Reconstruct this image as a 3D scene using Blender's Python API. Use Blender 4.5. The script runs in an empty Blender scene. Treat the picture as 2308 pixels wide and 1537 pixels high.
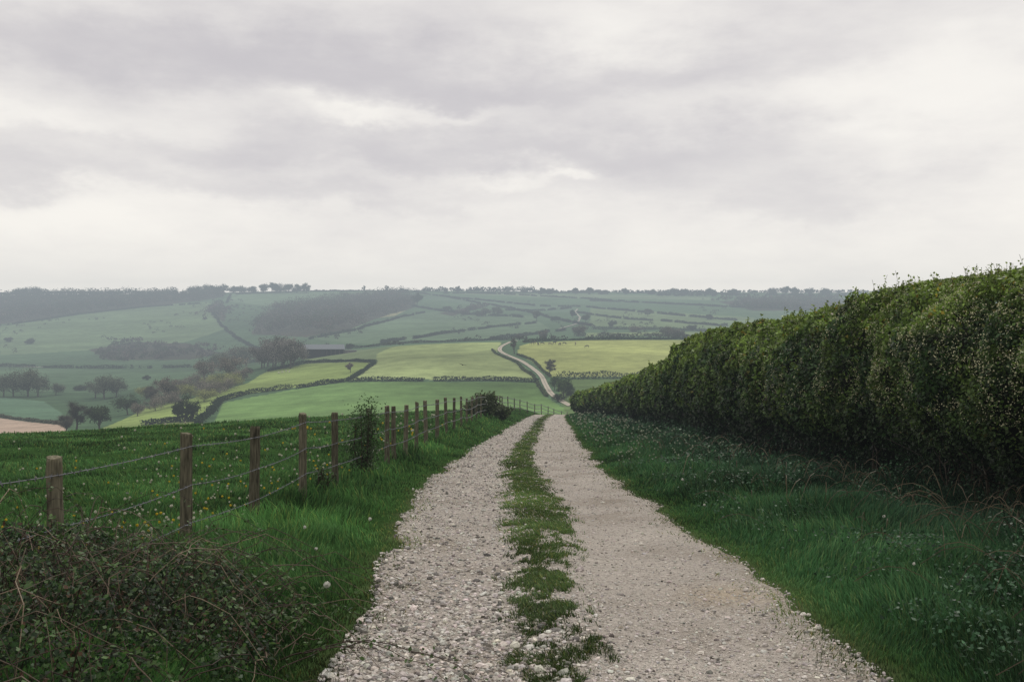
import bpy, math, numpy as np
rng=np.random.default_rng(11)
EYE=1.64; F0=2244.0
def sst(a,b,x):
    t=np.clip((x-a)/(b-a),0,1); return t*t*(3-2*t)
def hsh(i,j,s):
    n=np.sin(i*127.1+j*311.7+s*74.7)*43758.5453; return n-np.floor(n)
def vn(x,y,s=0):
    i=np.floor(x); j=np.floor(y); fx=x-i; fy=y-j
    fx=fx*fx*(3-2*fx); fy=fy*fy*(3-2*fy)
    a=hsh(i,j,s);b=hsh(i+1,j,s);c=hsh(i,j+1,s);d=hsh(i+1,j+1,s)
    return (a*(1-fx)+b*fx)*(1-fy)+(c*(1-fx)+d*fx)*fy
def fbm(x,y,s=0,o=3):
    r=0;a=.5;t=0
    for k in range(o):
        r=r+a*vn(x,y,s+k*3.1); t+=a; x=x*2.03+5.1; y=y*2.03+1.7; a*=.5
    return r/t
# ------------------------------------------------ terrain
DG=[0,120,240,300,380,450,520,650,800,1000,1300,1600,1850,2400,4600]
COL={
-700:[1100,1045,1000,960,925,900,880,845,825,790,738,697,667,674,700],
0:  [1100,1040,1000,962,925,900,880,845,825,790,735,695,665,672,700],
250:[1080,1030,985,955,925,900,878,845,822,785,730,690,662,672,700],
500:[1060,1010,965,930,880,855,845,835,815,770,720,685,659,670,700],
700:[1050,1000,955,915,862,830,808,800,780,745,705,675,655,668,700],
900:[1040,990,950,908,852,808,779,777,765,738,705,675,654,668,700],
1150:[1040,990,948,905,848,800,768,769,758,733,700,672,656,668,700],
1500:[1040,990,945,900,845,797,766,764,750,728,700,675,657,668,700],
1900:[1040,990,945,900,845,800,770,765,752,730,702,677,659,668,700],
3000:[1040,990,945,900,845,800,770,768,755,735,705,680,662,668,700]}
cx=np.array(sorted(COL)); ys=np.arange(0,4600,4.0); xs=np.arange(-700,3001,20.0)
T0=np.array([np.interp(ys,DG,COL[c]) for c in cx])
T=np.array([np.interp(xs,cx,T0[:,k]) for k in range(len(ys))]).T
def gsm(A,n,ax):
    k=np.exp(-np.linspace(-2,2,2*n+1)**2); k/=k.sum()
    return np.apply_along_axis(lambda r: np.convolve(np.pad(r,n,mode='edge'),k,'valid'),ax,A)
T=gsm(T,6,1); T=gsm(T,5,0)
def far_y(px,Y):
    a=np.clip((px+700)/20,0,len(xs)-1.001); b=np.clip(Y/4,0,len(ys)-1.001)
    i=a.astype(int); j=b.astype(int); fa=a-i; fb=b-j
    return (T[i,j]*(1-fa)+T[i+1,j]*fa)*(1-fb)+(T[i,j+1]*(1-fa)+T[i+1,j+1]*fa)*fb
TY=[-12,0,5.8,11.2,18.4,24.5,36.8,52,70,92,110,130,160,200]
eLk=[-.9,-.95,-1.0,-1.27,-1.57,-1.48,-1.05,-.32,.45,1.48,2.7,6.1,12.5,22]
eRk=[2.0,2.0,2.02,2.24,2.02,2.06,2.46,3.15,3.85,4.75,5.9,9.5,16,26]
cSk=[.3,.33,.36,.36,.28,.14,.50,1.2,1.9,3.0,4.3,7.8,14,24]
yy=np.arange(-12,201,1.0)
def smk(k):
    v=np.interp(yy,TY,k); g=np.ones(7)/7; return np.convolve(np.pad(v,3,mode='edge'),g,'valid')
eLv,eRv,cSv=smk(eLk),smk(eRk),smk(cSk)
eL=lambda Y:np.interp(Y,yy,eLv)+(fbm(np.asarray(Y)*.8,np.asarray(Y)*0+3.,12,3)-.5)*.35
eR=lambda Y:np.interp(Y,yy,eRv)+(fbm(np.asarray(Y)*.7,np.asarray(Y)*0+9.,15,3)-.5)*.35
cS=lambda Y:np.interp(Y,yy,cSv)
def terrain(X,Y):
    X=np.asarray(X,float);Y=np.asarray(Y,float)
    Yc=np.maximum(Y,6.0); px=1154+F0*X/Yc; pxc=np.clip(px,-700,3000)
    zf=-(far_y(pxc,Y)-768)/F0*Yc
    bump=(fbm(X/170,Y/170,4,3)-.5)*2.2*sst(500,1200,Y)+(fbm(X/45,Y/45,9,2)-.5)*.9*sst(230,400,Y)
    zf=zf+bump
    dl=np.interp(Y,yy,eLv)-X; dr=X-np.interp(Y,yy,eRv)
    rl=.09*sst(0,1.9,dl)+np.interp(Y,[0,20,30,43,60,120],[0,.03,.21,.51,.61,.61])*sst(0,1.9,dl)*(1-sst(4,24,dl))
    rr=.20*sst(0,3.2,dr)
    b=(fbm(X*1.1,Y*.9,2,3)-.5)*.16*(sst(.1,1.2,dl)+sst(.1,1.2,dr))+(fbm(X*.35,Y*.3,27,2)-.5)*.25*sst(2.5,6,dl)
    zn=-1.64-.0588*Y+rl+rr+b
    Lc=np.interp(pxc,[-600,0,300,593,900,1120,1154,1400,2308],[32,39,48,58,72,98,105,112,90])
    Lw=np.interp(pxc,[-600,0,593,1000],[36,40,50,55])
    w=sst(Lc,Lc+Lw,Y)
    return zn*(1-w)+zf*w+EYE
def sight(x,y,dmin=200):
    """bearing/elevation sighting -> standing point on the terrain"""
    u=(x-1154)/F0; d=np.arange(dmin,2300,2.0); z=terrain(u*d,d)
    el=-(y-768)/F0*d+EYE
    k=np.argmax(z>=el)
    if not (z>=el).any(): k=np.argmax((z-EYE)/d)
    return np.array([u*d[k],d[k],z[k]])
# ------------------------------------------------ mesh helpers
def mk(name,V,F,C=None,mat=None,smooth=False,parent=None):
    V=np.ascontiguousarray(V,dtype=np.float32);F=np.ascontiguousarray(F,dtype=np.int32)
    me=bpy.data.meshes.new(name); me.vertices.add(len(V)); me.vertices.foreach_set('co',V.ravel())
    k=F.shape[1]; me.loops.add(F.size); me.loops.foreach_set('vertex_index',F.ravel())
    me.polygons.add(len(F)); me.polygons.foreach_set('loop_start',np.arange(len(F),dtype=np.int32)*k)
    me.update(calc_edges=True)
    me.polygons.foreach_set('use_smooth',np.full(len(F),smooth))
    if C is not None:
        a=me.color_attributes.new('Col','FLOAT_COLOR','POINT')
        C=np.concatenate([C,np.ones((len(C),1))],1).astype(np.float32) if C.shape[1]==3 else C.astype(np.float32)
        a.data.foreach_set('color',np.ascontiguousarray(C).ravel())
    if mat: me.materials.append(mat)
    o=bpy.data.objects.new(name,me); bpy.context.collection.objects.link(o)
    if parent: o.parent=parent
    return o
class Geo:
    def __init__(s): s.V=[];s.F=[];s.C=[];s.n=0
    def add(s,V,F,C):
        V=np.asarray(V,float); C=np.asarray(C,float)
        if C.ndim==1: C=np.tile(C,(len(V),1))
        s.V.append(V); s.F.append(np.asarray(F)+s.n); s.C.append(C); s.n+=len(V)
    def make(s,name,mat,**k): return mk(name,np.concatenate(s.V),np.concatenate(s.F),np.concatenate(s.C),mat,**k)
def rdir(n):
    v=rng.normal(size=(n,3)); return v/np.linalg.norm(v,axis=1,keepdims=True)
def nrm(v): return v/np.maximum(np.linalg.norm(v,axis=1,keepdims=True),1e-9)
def leaves(P,size,C,N=None,asp=.6,jit=.8):
    n=len(P); size=np.broadcast_to(size,(n,))[:,None]
    nn=rdir(n) if N is None else nrm(N+jit*rdir(n))
    a=nrm(np.cross(nn,rdir(n))); b=np.cross(nn,a)
    V=np.stack([P-a*size,P+b*size*asp,P+a*size,P-b*size*asp],1).reshape(-1,3)
    i=np.arange(n)[:,None]*4
    F=np.concatenate([i+[0,1,2],i+[0,2,3]],0)
    return V,F,np.repeat(C,4,0)
def blades(P,h,w,bend,C,tip=1.5):
    n=len(P); th=rng.uniform(0,2*math.pi,n); s=np.stack([np.cos(th),np.sin(th),0*th],1)*w[:,None]
    m=P+bend*.35+np.array([0,0,1])*(h*.6)[:,None]; t=P+bend+np.array([0,0,1])*h[:,None]*(.98)
    V=np.stack([P-s,P+s,m+s*.75,m-s*.75,t],1).reshape(-1,3)
    i=np.arange(n)[:,None]*5
    F=np.concatenate([i+[0,1,2],i+[0,2,3],i+[3,2,4]],0)
    CC=np.stack([C*.6,C*.6,C,C,C*tip],1).reshape(-1,3)
    return V,F,CC
def tube(p,r,sides=5):
    p=np.asarray(p,float); n=len(p); r=np.broadcast_to(r,(n,))
    t=nrm(np.gradient(p,axis=0)); up=np.array([0.13,.2,1.0]) if abs(t[0,2])<.9 else np.array([1.,.1,0])
    a=nrm(np.cross(t,up)); b=np.cross(t,a)
    th=np.arange(sides)/sides*2*math.pi
    V=(p[:,None]+(a[:,None]*np.cos(th)[None,:,None]+b[:,None]*np.sin(th)[None,:,None])*r[:,None,None]).reshape(-1,3)
    F=[]
    for i in range(n-1):
        for j in range(sides):
            q=i*sides+j; q2=i*sides+(j+1)%sides
            F+=[[q,q2,q2+sides],[q,q2+sides,q+sides]]
    c=len(V); V=np.vstack([V,p[0],p[-1]])
    for j in range(sides):
        F.append([c,(j+1)%sides,j]); F.append([c+1,(n-1)*sides+j,(n-1)*sides+(j+1)%sides])
    return V,np.array(F)
# ------------------------------------------------ materials
def newmat(name):
    m=bpy.data.materials.new(name); m.use_nodes=True; m.node_tree.nodes.clear(); return m,m.node_tree.nodes,m.node_tree.links
def attr_mat(name,rough=.7,trans=0.,nscale=0,spec=.2,bump=0,amt=.5,zs=1.):
    m,N,L=newmat(name); out=N.new('ShaderNodeOutputMaterial'); p=N.new('ShaderNodeBsdfPrincipled')
    at=N.new('ShaderNodeAttribute'); at.attribute_name='Col'; c=at.outputs['Color']
    p.inputs['Roughness'].default_value=rough; p.inputs['Specular IOR Level'].default_value=spec
    if nscale:
        g=N.new('ShaderNodeNewGeometry'); no=N.new('ShaderNodeTexNoise'); no.inputs['Scale'].default_value=nscale; no.inputs['Detail'].default_value=6
        mp=N.new('ShaderNodeMapping'); mp.inputs['Scale'].default_value=(1,1,zs); L.new(g.outputs['Position'],mp.inputs[0]); L.new(mp.outputs[0],no.inputs['Vector'])
        mr=N.new('ShaderNodeMapRange'); mr.inputs[1].default_value=.3; mr.inputs[2].default_value=.7; mr.inputs[3].default_value=1-amt; mr.inputs[4].default_value=1+amt
        L.new(no.outputs['Fac'],mr.inputs[0])
        mx=N.new('ShaderNodeVectorMath'); mx.operation='SCALE'; L.new(c,mx.inputs[0]); L.new(mr.outputs[0],mx.inputs['Scale']); c=mx.outputs[0]
        if bump:
            b=N.new('ShaderNodeBump'); b.inputs['Strength'].default_value=bump; b.inputs['Distance'].default_value=.5/nscale
            L.new(no.outputs['Fac'],b.inputs['Height']); L.new(b.outputs[0],p.inputs['Normal'])
    L.new(c,p.inputs['Base Color'])
    if trans:
        t=N.new('ShaderNodeBsdfTranslucent'); L.new(c,t.inputs['Color']); ms=N.new('ShaderNodeMixShader'); ms.inputs[0].default_value=trans
        L.new(p.outputs[0],ms.inputs[1]); L.new(t.outputs[0],ms.inputs[2]); L.new(ms.outputs[0],out.inputs[0])
    else: L.new(p.outputs[0],out.inputs[0])
    return m
M_leaf=attr_mat('leaf_mat',.5,.35,spec=.3)
M_grass=attr_mat('grass_mat',.6,.35,spec=.15)
M_dist=attr_mat('distant_foliage_mat',.9,.2,spec=0)
M_stone=attr_mat('stone_mat',.9,0,nscale=60,bump=.4,amt=.25,spec=.1)
M_bark=attr_mat('bark_mat',.9,0,nscale=45,bump=.8,amt=.6,spec=.05,zs=.12)
M_metal=attr_mat('wire_mat',.6,0,spec=.3)
M_plain=attr_mat('plain_mat',.8,0,spec=.1)
def ground_mat():
    m,N,L=newmat('ground_mat'); out=N.new('ShaderNodeOutputMaterial'); p=N.new('ShaderNodeBsdfPrincipled')
    p.inputs['Roughness'].default_value=.95; p.inputs['Specular IOR Level'].default_value=0
    at=N.new('ShaderNodeAttribute'); at.attribute_name='Col'; g=N.new('ShaderNodeNewGeometry')
    col=at.outputs['Color']
    for sc,lo,hi,det in ((.012,.80,1.20,5),(.12,.76,1.24,6),(2.2,.75,1.25,6)):
        no=N.new('ShaderNodeTexNoise'); no.inputs['Scale'].default_value=sc; no.inputs['Detail'].default_value=det; no.inputs['Roughness'].default_value=.65
        L.new(g.outputs['Position'],no.inputs['Vector'])
        mr=N.new('ShaderNodeMapRange'); mr.inputs[1].default_value=.3; mr.inputs[2].default_value=.7; mr.inputs[3].default_value=lo; mr.inputs[4].default_value=hi
        L.new(no.outputs['Fac'],mr.inputs[0]); mx=N.new('ShaderNodeVectorMath'); mx.operation='SCALE'
        L.new(col,mx.inputs[0]); L.new(mr.outputs[0],mx.inputs['Scale']); col=mx.outputs[0]
    L.new(col,p.inputs['Base Color']); L.new(p.outputs[0],out.inputs[0]); return m
def gravel_mat():
    m,N,L=newmat('gravel_track_mat'); out=N.new('ShaderNodeOutputMaterial'); p=N.new('ShaderNodeBsdfPrincipled')
    p.inputs['Roughness'].default_value=.95; p.inputs['Specular IOR Level'].default_value=.05
    g=N.new('ShaderNodeNewGeometry')
    def vor(s):
        v=N.new('ShaderNodeTexVoronoi'); v.inputs['Scale'].default_value=s; L.new(g.outputs['Position'],v.inputs['Vector']); return v
    v1=vor(42); v2=vor(95)
    def ramp(src,st):
        r=N.new('ShaderNodeValToRGB'); e=r.color_ramp.elements
        e[0].position=st[0][0]; e[0].color=st[0][1]+(1,); e[1].position=st[-1][0]; e[1].color=st[-1][1]+(1,)
        for q,c in st[1:-1]:
            k=e.new(q); k.color=c+(1,)
        L.new(src,r.inputs[0]); return r
    sep=N.new('ShaderNodeSeparateColor'); L.new(v1.outputs['Color'],sep.inputs[0])
    r1=ramp(sep.outputs[0],[(0,(.20,.18,.155)),(.3,(.43,.395,.355)),(.8,(.54,.50,.455)),(1,(.64,.60,.55))])
    sep2=N.new('ShaderNodeSeparateColor'); L.new(v2.outputs['Color'],sep2.inputs[0])
    r2=ramp(sep2.outputs[0],[(0,(.23,.205,.18)),(.5,(.45,.415,.37)),(1,(.58,.54,.49))])
    mx=N.new('ShaderNodeMix'); mx.data_type='RGBA'; mx.inputs[0].default_value=.5
    L.new(r1.outputs[0],mx.inputs[6]); L.new(r2.outputs[0],mx.inputs[7])
    no=N.new('ShaderNodeTexNoise'); no.inputs['Scale'].default_value=.9; no.inputs['Detail'].default_value=8; L.new(g.outputs['Position'],no.inputs['Vector'])
    r3=ramp(no.outputs['Fac'],[(.3,(.74,.71,.66)),(.5,(.98,.965,.95)),(.7,(1.12,1.11,1.09))])
    mm=N.new('ShaderNodeMix'); mm.data_type='RGBA'; mm.blend_type='MULTIPLY'; mm.inputs[0].default_value=1
    L.new(mx.outputs[2],mm.inputs[6]); L.new(r3.outputs[0],mm.inputs[7]); 
    at=N.new('ShaderNodeAttribute'); at.attribute_name='Col'
    m3=N.new('ShaderNodeMix'); m3.data_type='RGBA'; m3.blend_type='MULTIPLY'; m3.inputs[0].default_value=1
    L.new(mm.outputs[2],m3.inputs[6]); L.new(at.outputs['Color'],m3.inputs[7])
    L.new(m3.outputs[2],p.inputs['Base Color'])
    ad=N.new('ShaderNodeMath'); ad.operation='ADD'; L.new(v1.outputs['Distance'],ad.inputs[0]); L.new(v2.outputs['Distance'],ad.inputs[1])
    b=N.new('ShaderNodeBump'); b.invert=True; b.inputs['Strength'].default_value=.9; b.inputs['Distance'].default_value=.02
    L.new(ad.outputs[0],b.inputs['Height']); L.new(b.outputs[0],p.inputs['Normal']); L.new(p.outputs[0],out.inputs[0]); return m
# ------------------------------------------------ ground sheet
rows=np.concatenate([np.linspace(-30,2,20,endpoint=False),np.geomspace(2,230,210,endpoint=False),np.linspace(230,560,120,endpoint=False),np.linspace(560,1900,200,endpoint=False),np.geomspace(1900,4500,20)])
uu=np.linspace(-.78,.78,900)
Yg,Ug=np.meshgrid(rows,uu,indexing='ij'); Xg=Ug*(Yg+42)
Zg=terrain(Xg,Yg)
intr=sst(-.05,.1,np.minimum(Xg-eL(Yg),eR(Yg)-Xg))*(Yg<190)
Zg=Zg-.06*intr
X=Xg.ravel();Y=Yg.ravel()
base=np.array([.064,.110,.056])
C=np.tile(base,(len(X),1))
far=sst(150,260,Y)[:,None]
near=np.array([.030,.066,.018])
hp=fbm(X/260+Y/700,Y/330,31,2)[:,None]
C=C*(.7+.7*hp)
def inpoly(pts):
    W=np.array([sight(*q)[:2] for q in pts]); ins=np.zeros(len(X),bool); n=len(W)
    for i in range(n):
        x1,y1=W[i];x2,y2=W[(i+1)%n]
        c=((y1>Y)!=(y2>Y))&(X<(x2-x1)*(Y-y1)/((y2-y1) if y2!=y1 else 1e-9)+x1); ins^=c
    return ins,W
def field(pts,col,var=.15,s=1):
    m,_=inpoly(pts); f=fbm(X[m]/60,Y[m]/35,s,3)[:,None]
    C[m]=np.array(col)*(1-var+2*var*f)
field([(-300,890),(0,895),(100,905),(140,930),(135,957),(0,943),(-300,932)],(.085,.145,.09))
field([(-300,1010),(-300,935),(0,942),(145,958),(170,1010)],(.35,.27,.21),.05)
field([(-300,830),(0,828),(440,832),(470,850),(200,885),(0,880),(-300,880)],(.07,.115,.062))
field([(0,735),(300,690),(470,680),(510,740),(420,770),(0,800)],(.115,.17,.085),.2)
field([(520,680),(520,662),(840,656),(880,662),(720,678),(620,690)],(.115,.175,.10))
field([(700,762),(900,712),(1000,700),(1200,712),(1240,740),(1130,762),(860,775)],(.095,.145,.08))
field([(940,670),(1050,668),(1300,692),(1290,705),(1100,690)],(.085,.135,.08))
field([(1330,694),(1700,716),(1700,745),(1330,735)],(.125,.175,.085))
field([(1320,750),(1660,748),(1660,758),(1320,758)],(.15,.20,.09))
field([(860,700),(915,700),(890,712),(850,716)],(.24,.24,.13))
field([(1000,660),(1300,662),(1600,668),(1600,676),(1200,670)],(.13,.18,.10))
field([(680,803),(850,784),(1000,774),(1000,800),(845,816),(690,820)],(.13,.17,.085))
field([(850,815),(780,857),(960,856),(1208,857),(1183,830),(1120,798),(1130,771),(1000,773),(850,797)],(.235,.285,.12),.38)  # paler, yellower base colour paints in a patch of sun
field([(1172,780),(1200,772),(1290,768),(1510,766),(1750,768),(1750,852),(1240,850),(1205,818),(1165,797)],(.27,.30,.105),.18)  # sun patch put into this field's base colour too
field([(470,975),(500,908),(660,878),(780,862),(1212,862),(1225,890),(1290,930),(1290,975)],(.11,.185,.062),.6)
field([(600,838),(690,820),(840,817),(780,858),(660,874),(560,888),(495,905),(440,960),(230,965),(330,918),(470,890),(560,862)],(.175,.23,.072),.35)  # left strip: sunlight painted as a brighter yellow-green
field([(1250,856),(1500,853),(1500,960),(1300,960)],(.10,.15,.055))
woods=[[(565,752),(590,712),(640,692),(740,675),(880,660),(940,666),(935,692),(845,718),(790,742),(690,760)],
       [(-300,668),(0,664),(250,662),(500,660),(505,668),(330,692),(180,706),(0,731),(-300,760)],
       [(470,690),(500,680),(512,700),(505,725),(480,715)],
       [(200,788),(300,770),(420,773),(500,795),(430,810),(250,812)],
       [(1620,680),(1750,670),(1900,672),(1900,700),(1700,700)],
       [(990,706),(1060,690),(1080,694),(1020,712)]]
wpoly=[]
for w in woods:
    mi,W=inpoly(w); C[mi]=np.array([.05,.046,.034]); wpoly.append(W)
nc=near*(.6+.8*fbm(X/3,Y/3,8,3)[:,None])
C=C*far+nc*(1-far)
ed=np.minimum(np.abs(X-eL(Y)),np.abs(X-eR(Y)))
sh=(1-sst(.05,.4,ed+.3*fbm(X*3,Y*3,5)))*(Y<140)
C=C*(1-sh[:,None]*.6)+np.array([.13,.11,.07])*sh[:,None]*.6
nr,ncn=Xg.shape; idx=np.arange(nr*ncn).reshape(nr,ncn)
Fq=np.stack([idx[:-1,:-1],idx[:-1,1:],idx[1:,1:],idx[1:,:-1]],-1).reshape(-1,4)
mk('ground',np.stack([X,Y,Zg.ravel()],1),Fq,C,ground_mat(),smooth=True)
# ------------------------------------------------ gravel track
ty=np.concatenate([np.linspace(-12,2,20,endpoint=False),np.geomspace(2,190,460)]); tt=np.linspace(0,1,80)
TYg,TTg=np.meshgrid(ty,tt,indexing='ij')
l=eL(TYg)-.15; r=eR(TYg)+.15; TX=l+(r-l)*TTg
edge=np.minimum(TX-l,r-TX)
def tsurf(X,Y):
    sc=np.abs(X-cS(Y)); rut=-.035*np.exp(-((sc-.85)/.35)**2)+.035*np.exp(-(sc/.3)**2)
    return terrain(X,Y)+.012+rut+(fbm(X*4,Y*4,6,3)-.5)*.03
TZ=tsurf(TX,TYg)-.07*(1-sst(0,.13,edge))
def stripm(X,Y):  # grassy middle 0..1
    hw=np.interp(Y,[4,7,10,14,20,30,60,110],[.30,.28,.32,.44,.42,.32,.34,.4])
    cen=np.abs(X-cS(Y)-(fbm(Y*.6,Y*0+1.,19,2)-.5)*.25)/hw
    thr=np.interp(Y,[4,7,10,14,30],[.53,.48,.42,.36,.26])
    return (1-sst(.45,1.35,cen+(fbm(X*6,Y*3,43,3)-.5)*1.2))*sst(thr-.09,thr+.12,fbm(X*3.4,Y*2.0,77,3)*.6+fbm(X*11,Y*6,79,2)*.4)
tc=np.ones(TX.shape+(3,)); s_=stripm(TX,TYg)[...,None]
tc=tc*(1-.75*s_)+np.array([.26,.28,.14])*.75*s_
e_=(1-sst(.05,.42,edge+.25*fbm(TX*5,TYg*5,3)))[...,None]; tc=tc*(1-.5*e_)+np.array([.45,.42,.28])*.5*e_
sand=np.exp(-((TX-1.8)/.35)**2-((TYg-8.3)/.45)**2)[...,None]; tc=tc*(1-.5*sand)+np.array([1.0,.87,.62])*.5*sand
nr,ncn=TX.shape; idx=np.arange(nr*ncn).reshape(nr,ncn)
Fq=np.stack([idx[:-1,:-1],idx[:-1,1:],idx[1:,1:],idx[1:,:-1]],-1).reshape(-1,4)
mk('gravel_track',np.stack([TX,TYg,TZ],-1).reshape(-1,3),Fq,tc.reshape(-1,3),gravel_mat(),smooth=True)
def sampY(n,a,b,p=1.0):
    t=rng.uniform(0,1,n); return 1/((1/a)**p+t*((1/b)**p-(1/a)**p))**(1/p)
def stones(n,a,b,ico):
    Ys=sampY(n,a,b); t=rng.uniform(-.03,1.03,n); Xs=eL(Ys)+(eR(Ys)-eL(Ys))*t
    d=Xs-cS(Ys); keep=(rng.uniform(size=n)>stripm(Xs,Ys)*.8)&(rng.uniform(size=n)<np.where(d>.4,.6,1.))
    Xs=Xs[keep];Ys=Ys[keep];d=d[keep]; n=len(Xs)
    s=np.exp(rng.normal(math.log(.0075),.50,n))*np.where(d<0,1.15,.8)*np.maximum(1,Ys/14)**.8
    s=np.clip(s,.004,.04)
    if ico:
        g=(1+5**.5)/2; B=np.array([[-1,g,0],[1,g,0],[-1,-g,0],[1,-g,0],[0,-1,g],[0,1,g],[0,-1,-g],[0,1,-g],[g,0,-1],[g,0,1],[-g,0,-1],[-g,0,1]])/1.9
        f=np.array([[0,11,5],[0,5,1],[0,1,7],[0,7,10],[0,10,11],[1,5,9],[5,11,4],[11,10,2],[10,7,6],[7,1,8],[3,9,4],[3,4,2],[3,2,6],[3,6,8],[3,8,9],[4,9,5],[2,4,11],[6,2,10],[8,6,7],[9,8,1]])
    else:
        B=np.array([[1,0,0],[0,1,0],[-1,0,0],[0,-1,0],[0,0,1],[0,0,-1.]]); f=np.array([[0,1,4],[1,2,4],[2,3,4],[3,0,4],[1,0,5],[2,1,5],[3,2,5],[0,3,5]])
    k=len(B); V=B[None]*(1+.3*rng.uniform(-1,1,(n,k,1)))*np.array([1,1,.62])*rng.uniform(.7,1.3,(n,1,3))
    th=rng.uniform(0,6.28,n); c,s2=np.cos(th)[:,None],np.sin(th)[:,None]
    V=np.stack([V[...,0]*c-V[...,1]*s2,V[...,0]*s2+V[...,1]*c,V[...,2]],-1)*s[:,None,None]
    V+=np.stack([Xs,Ys,tsurf(Xs,Ys)+s*.25],1)[:,None]
    b=np.clip(rng.normal(.44,.10,n),.12,.68)[:,None]; dk=(rng.uniform(size=(n,1))<np.where(d<0,.20,.10)[:,None]); b=np.where(dk,b*.35,b); C=b*np.array([1.,.935,.85])*(1+.03*rng.normal(size=(n,3)))
    return V.reshape(-1,3),(np.arange(n)[:,None,None]*k+f[None]).reshape(-1,3),np.repeat(C,k,0)
G=Geo(); G.add(*stones(50000,3.8,13,True)); G.add(*stones(36000,13,100,False)); G.make('gravel_stones',M_stone)
# ------------------------------------------------ grass
def clump(Xs,Ys,s=1): return fbm(Xs*s*2.3,Ys*s*1.6,21,3)
def grass_patch(Xs,Ys,hb,col,wmin=.0022,clumpy=.8,tipc=1.8,lean=.5,Z=None):
    n=len(Xs); c=clump(Xs,Ys); Z=terrain(Xs,Ys) if Z is None else Z
    h=hb*(1-clumpy*.6+clumpy*1.3*c)*rng.uniform(.55,1.25,n)
    w=np.maximum(wmin,.00042*Ys)*rng.uniform(.8,1.5,n)
    ang=fbm(Xs*.9,Ys*.9,33,2)*9+rng.normal(0,.7,n)
    b=np.stack([np.cos(ang),np.sin(ang),0*ang],1)*(h*rng.uniform(.1,1,n)*lean*1.4)[:,None]
    v=(-.1+2.25*fbm(Xs*.8,Ys*.5,55,3)+.3*rng.normal(size=n))[:,None]
    yel=(rng.uniform(size=n)<.12)[:,None]
    C=np.array(col)*np.clip(v,.3,2.1); C=np.where(yel,C*np.array([2.2,1.35,1.3]),C)
    return blades(np.stack([Xs,Ys,Z-.01],1),h,w,b,C,tipc)
G=Geo()
n=240000; Ys=sampY(n,3.3,75,.95); U=rng.uniform(-.62,.12,n); Xs=U*(Ys+1.5); k=(Xs<eL(Ys)-.02+.07*rng.normal(size=n)); Xs=Xs[k];Ys=Ys[k]
fx=-3.65+.034*Ys; edge=eL(Ys)-Xs
hb=np.where(Xs>fx-.3,.045+.14*sst(.1,1.1,edge),.10)+.06*np.exp(-((Xs-fx)/.3)**2)
colv=np.where((Xs>fx-.3)[:,None],np.array([.056,.140,.038]),np.array([.052,.126,.036]))
warm=(1-sst(0,.5,edge))[:,None]; colv=colv*(1-warm)+np.array([.085,.12,.04])*warm
G.add(*grass_patch(Xs,Ys,hb,colv))
n=150000; Ys=sampY(n,3.3,115,.95); t=rng.uniform(0,1,n); Xs=eR(Ys)+.02+t*(4.3+0*Ys)+.07*rng.normal(size=n)
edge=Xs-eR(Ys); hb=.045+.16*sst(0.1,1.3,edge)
warm=(1-sst(0,.45,edge))[:,None]; far_=sst(.8,3.2,edge)[:,None]; colv=(np.array([.040,.102,.038])*(1-far_)+np.array([.022,.052,.028])*far_)*(1-warm)+np.array([.07,.115,.038])*warm  # blades deepen towards the hedge: its shade is put into their colour
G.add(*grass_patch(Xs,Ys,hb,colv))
n=60000; Ys=sampY(n,28,110,.9); Xs=rng.uniform(-.6,.1,n)*Ys; k=(Xs<eL(Ys)); G.add(*grass_patch(Xs[k],Ys[k],.12,np.array([.056,.126,.036])))
G.make('grass',M_grass)
G=Geo()
n=190000; Ys=sampY(n,3.6,108,.9); Xs=cS(Ys)+rng.uniform(-.65,.65,n); k=rng.uniform(size=n)<stripm(Xs,Ys)*.9; Xs=Xs[k];Ys=Ys[k]
G.add(*grass_patch(Xs,Ys,.042,np.array([.068,.116,.034]),wmin=.002,lean=.9,Z=tsurf(Xs,Ys)))
n=6000; Ys=sampY(n,3.8,60); side=rng.integers(0,2,n); off=np.abs(rng.normal(0,.14,n)); Xs=np.where(side==0,eL(Ys)+off,eR(Ys)-off)
k=fbm(Xs*4,Ys*3,91,2)>.5; G.add(*grass_patch(Xs[k],Ys[k],.035,np.array([.09,.13,.035]),lean=.9,Z=tsurf(Xs[k],Ys[k])))
G.make('track_grass_strip',M_grass)
# ------------------------------------------------ undergrowth right, leafy
def fol_col(n,base,sd=.3):
    return np.array(base)*np.clip(1+sd*rng.normal(size=(n,1)),.3,2.2)
hedY=[-6,0,6,12,19,35,48,76,95,110,130,160,190]; hedX=[5.6,5.75,5.95,6.2,6.45,7.0,7.4,8.1,7.7,7.0,10.5,17,25]
hX=lambda Y:np.interp(Y,hedY,hedX)
hH=lambda Y:np.interp(Y,[0,12,19,35,45.5,47.5,60,76,95,110,125,190],[2.75,2.8,3.15,3.65,3.95,2.95,2.9,2.85,2.3,2.0,1.8,1.8])
G=Geo()
n=95000; Ys=sampY(n,3.6,90,1.); t=rng.uniform(0,1,n)**.6; Xs=eR(Ys)+.5+t*(hX(Ys)-eR(Ys)+.1)
cl=fbm(Xs*1.4,Ys*1.1,61,3); hmax=(.05+.50*sst(.3,.75,cl))*(.4+.6*t)+.28*sst(.72,1,t)
z=terrain(Xs,Ys)+hmax*rng.uniform(.2,1,n)
dkk=(1-.4*sst(.5,1,t))[:,None]  # leaf colour darkened near the hedge, painting in its shade
G.add(*leaves(np.stack([Xs,Ys,z],1),np.maximum(.016,.0014*Ys)*rng.uniform(.6,1.6,n),fol_col(n,(.034,.080,.038),.45)*dkk*(.5+1.0*cl)[:,None],N=np.tile([0,0,1.],(n,1)),jit=1.1))
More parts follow.
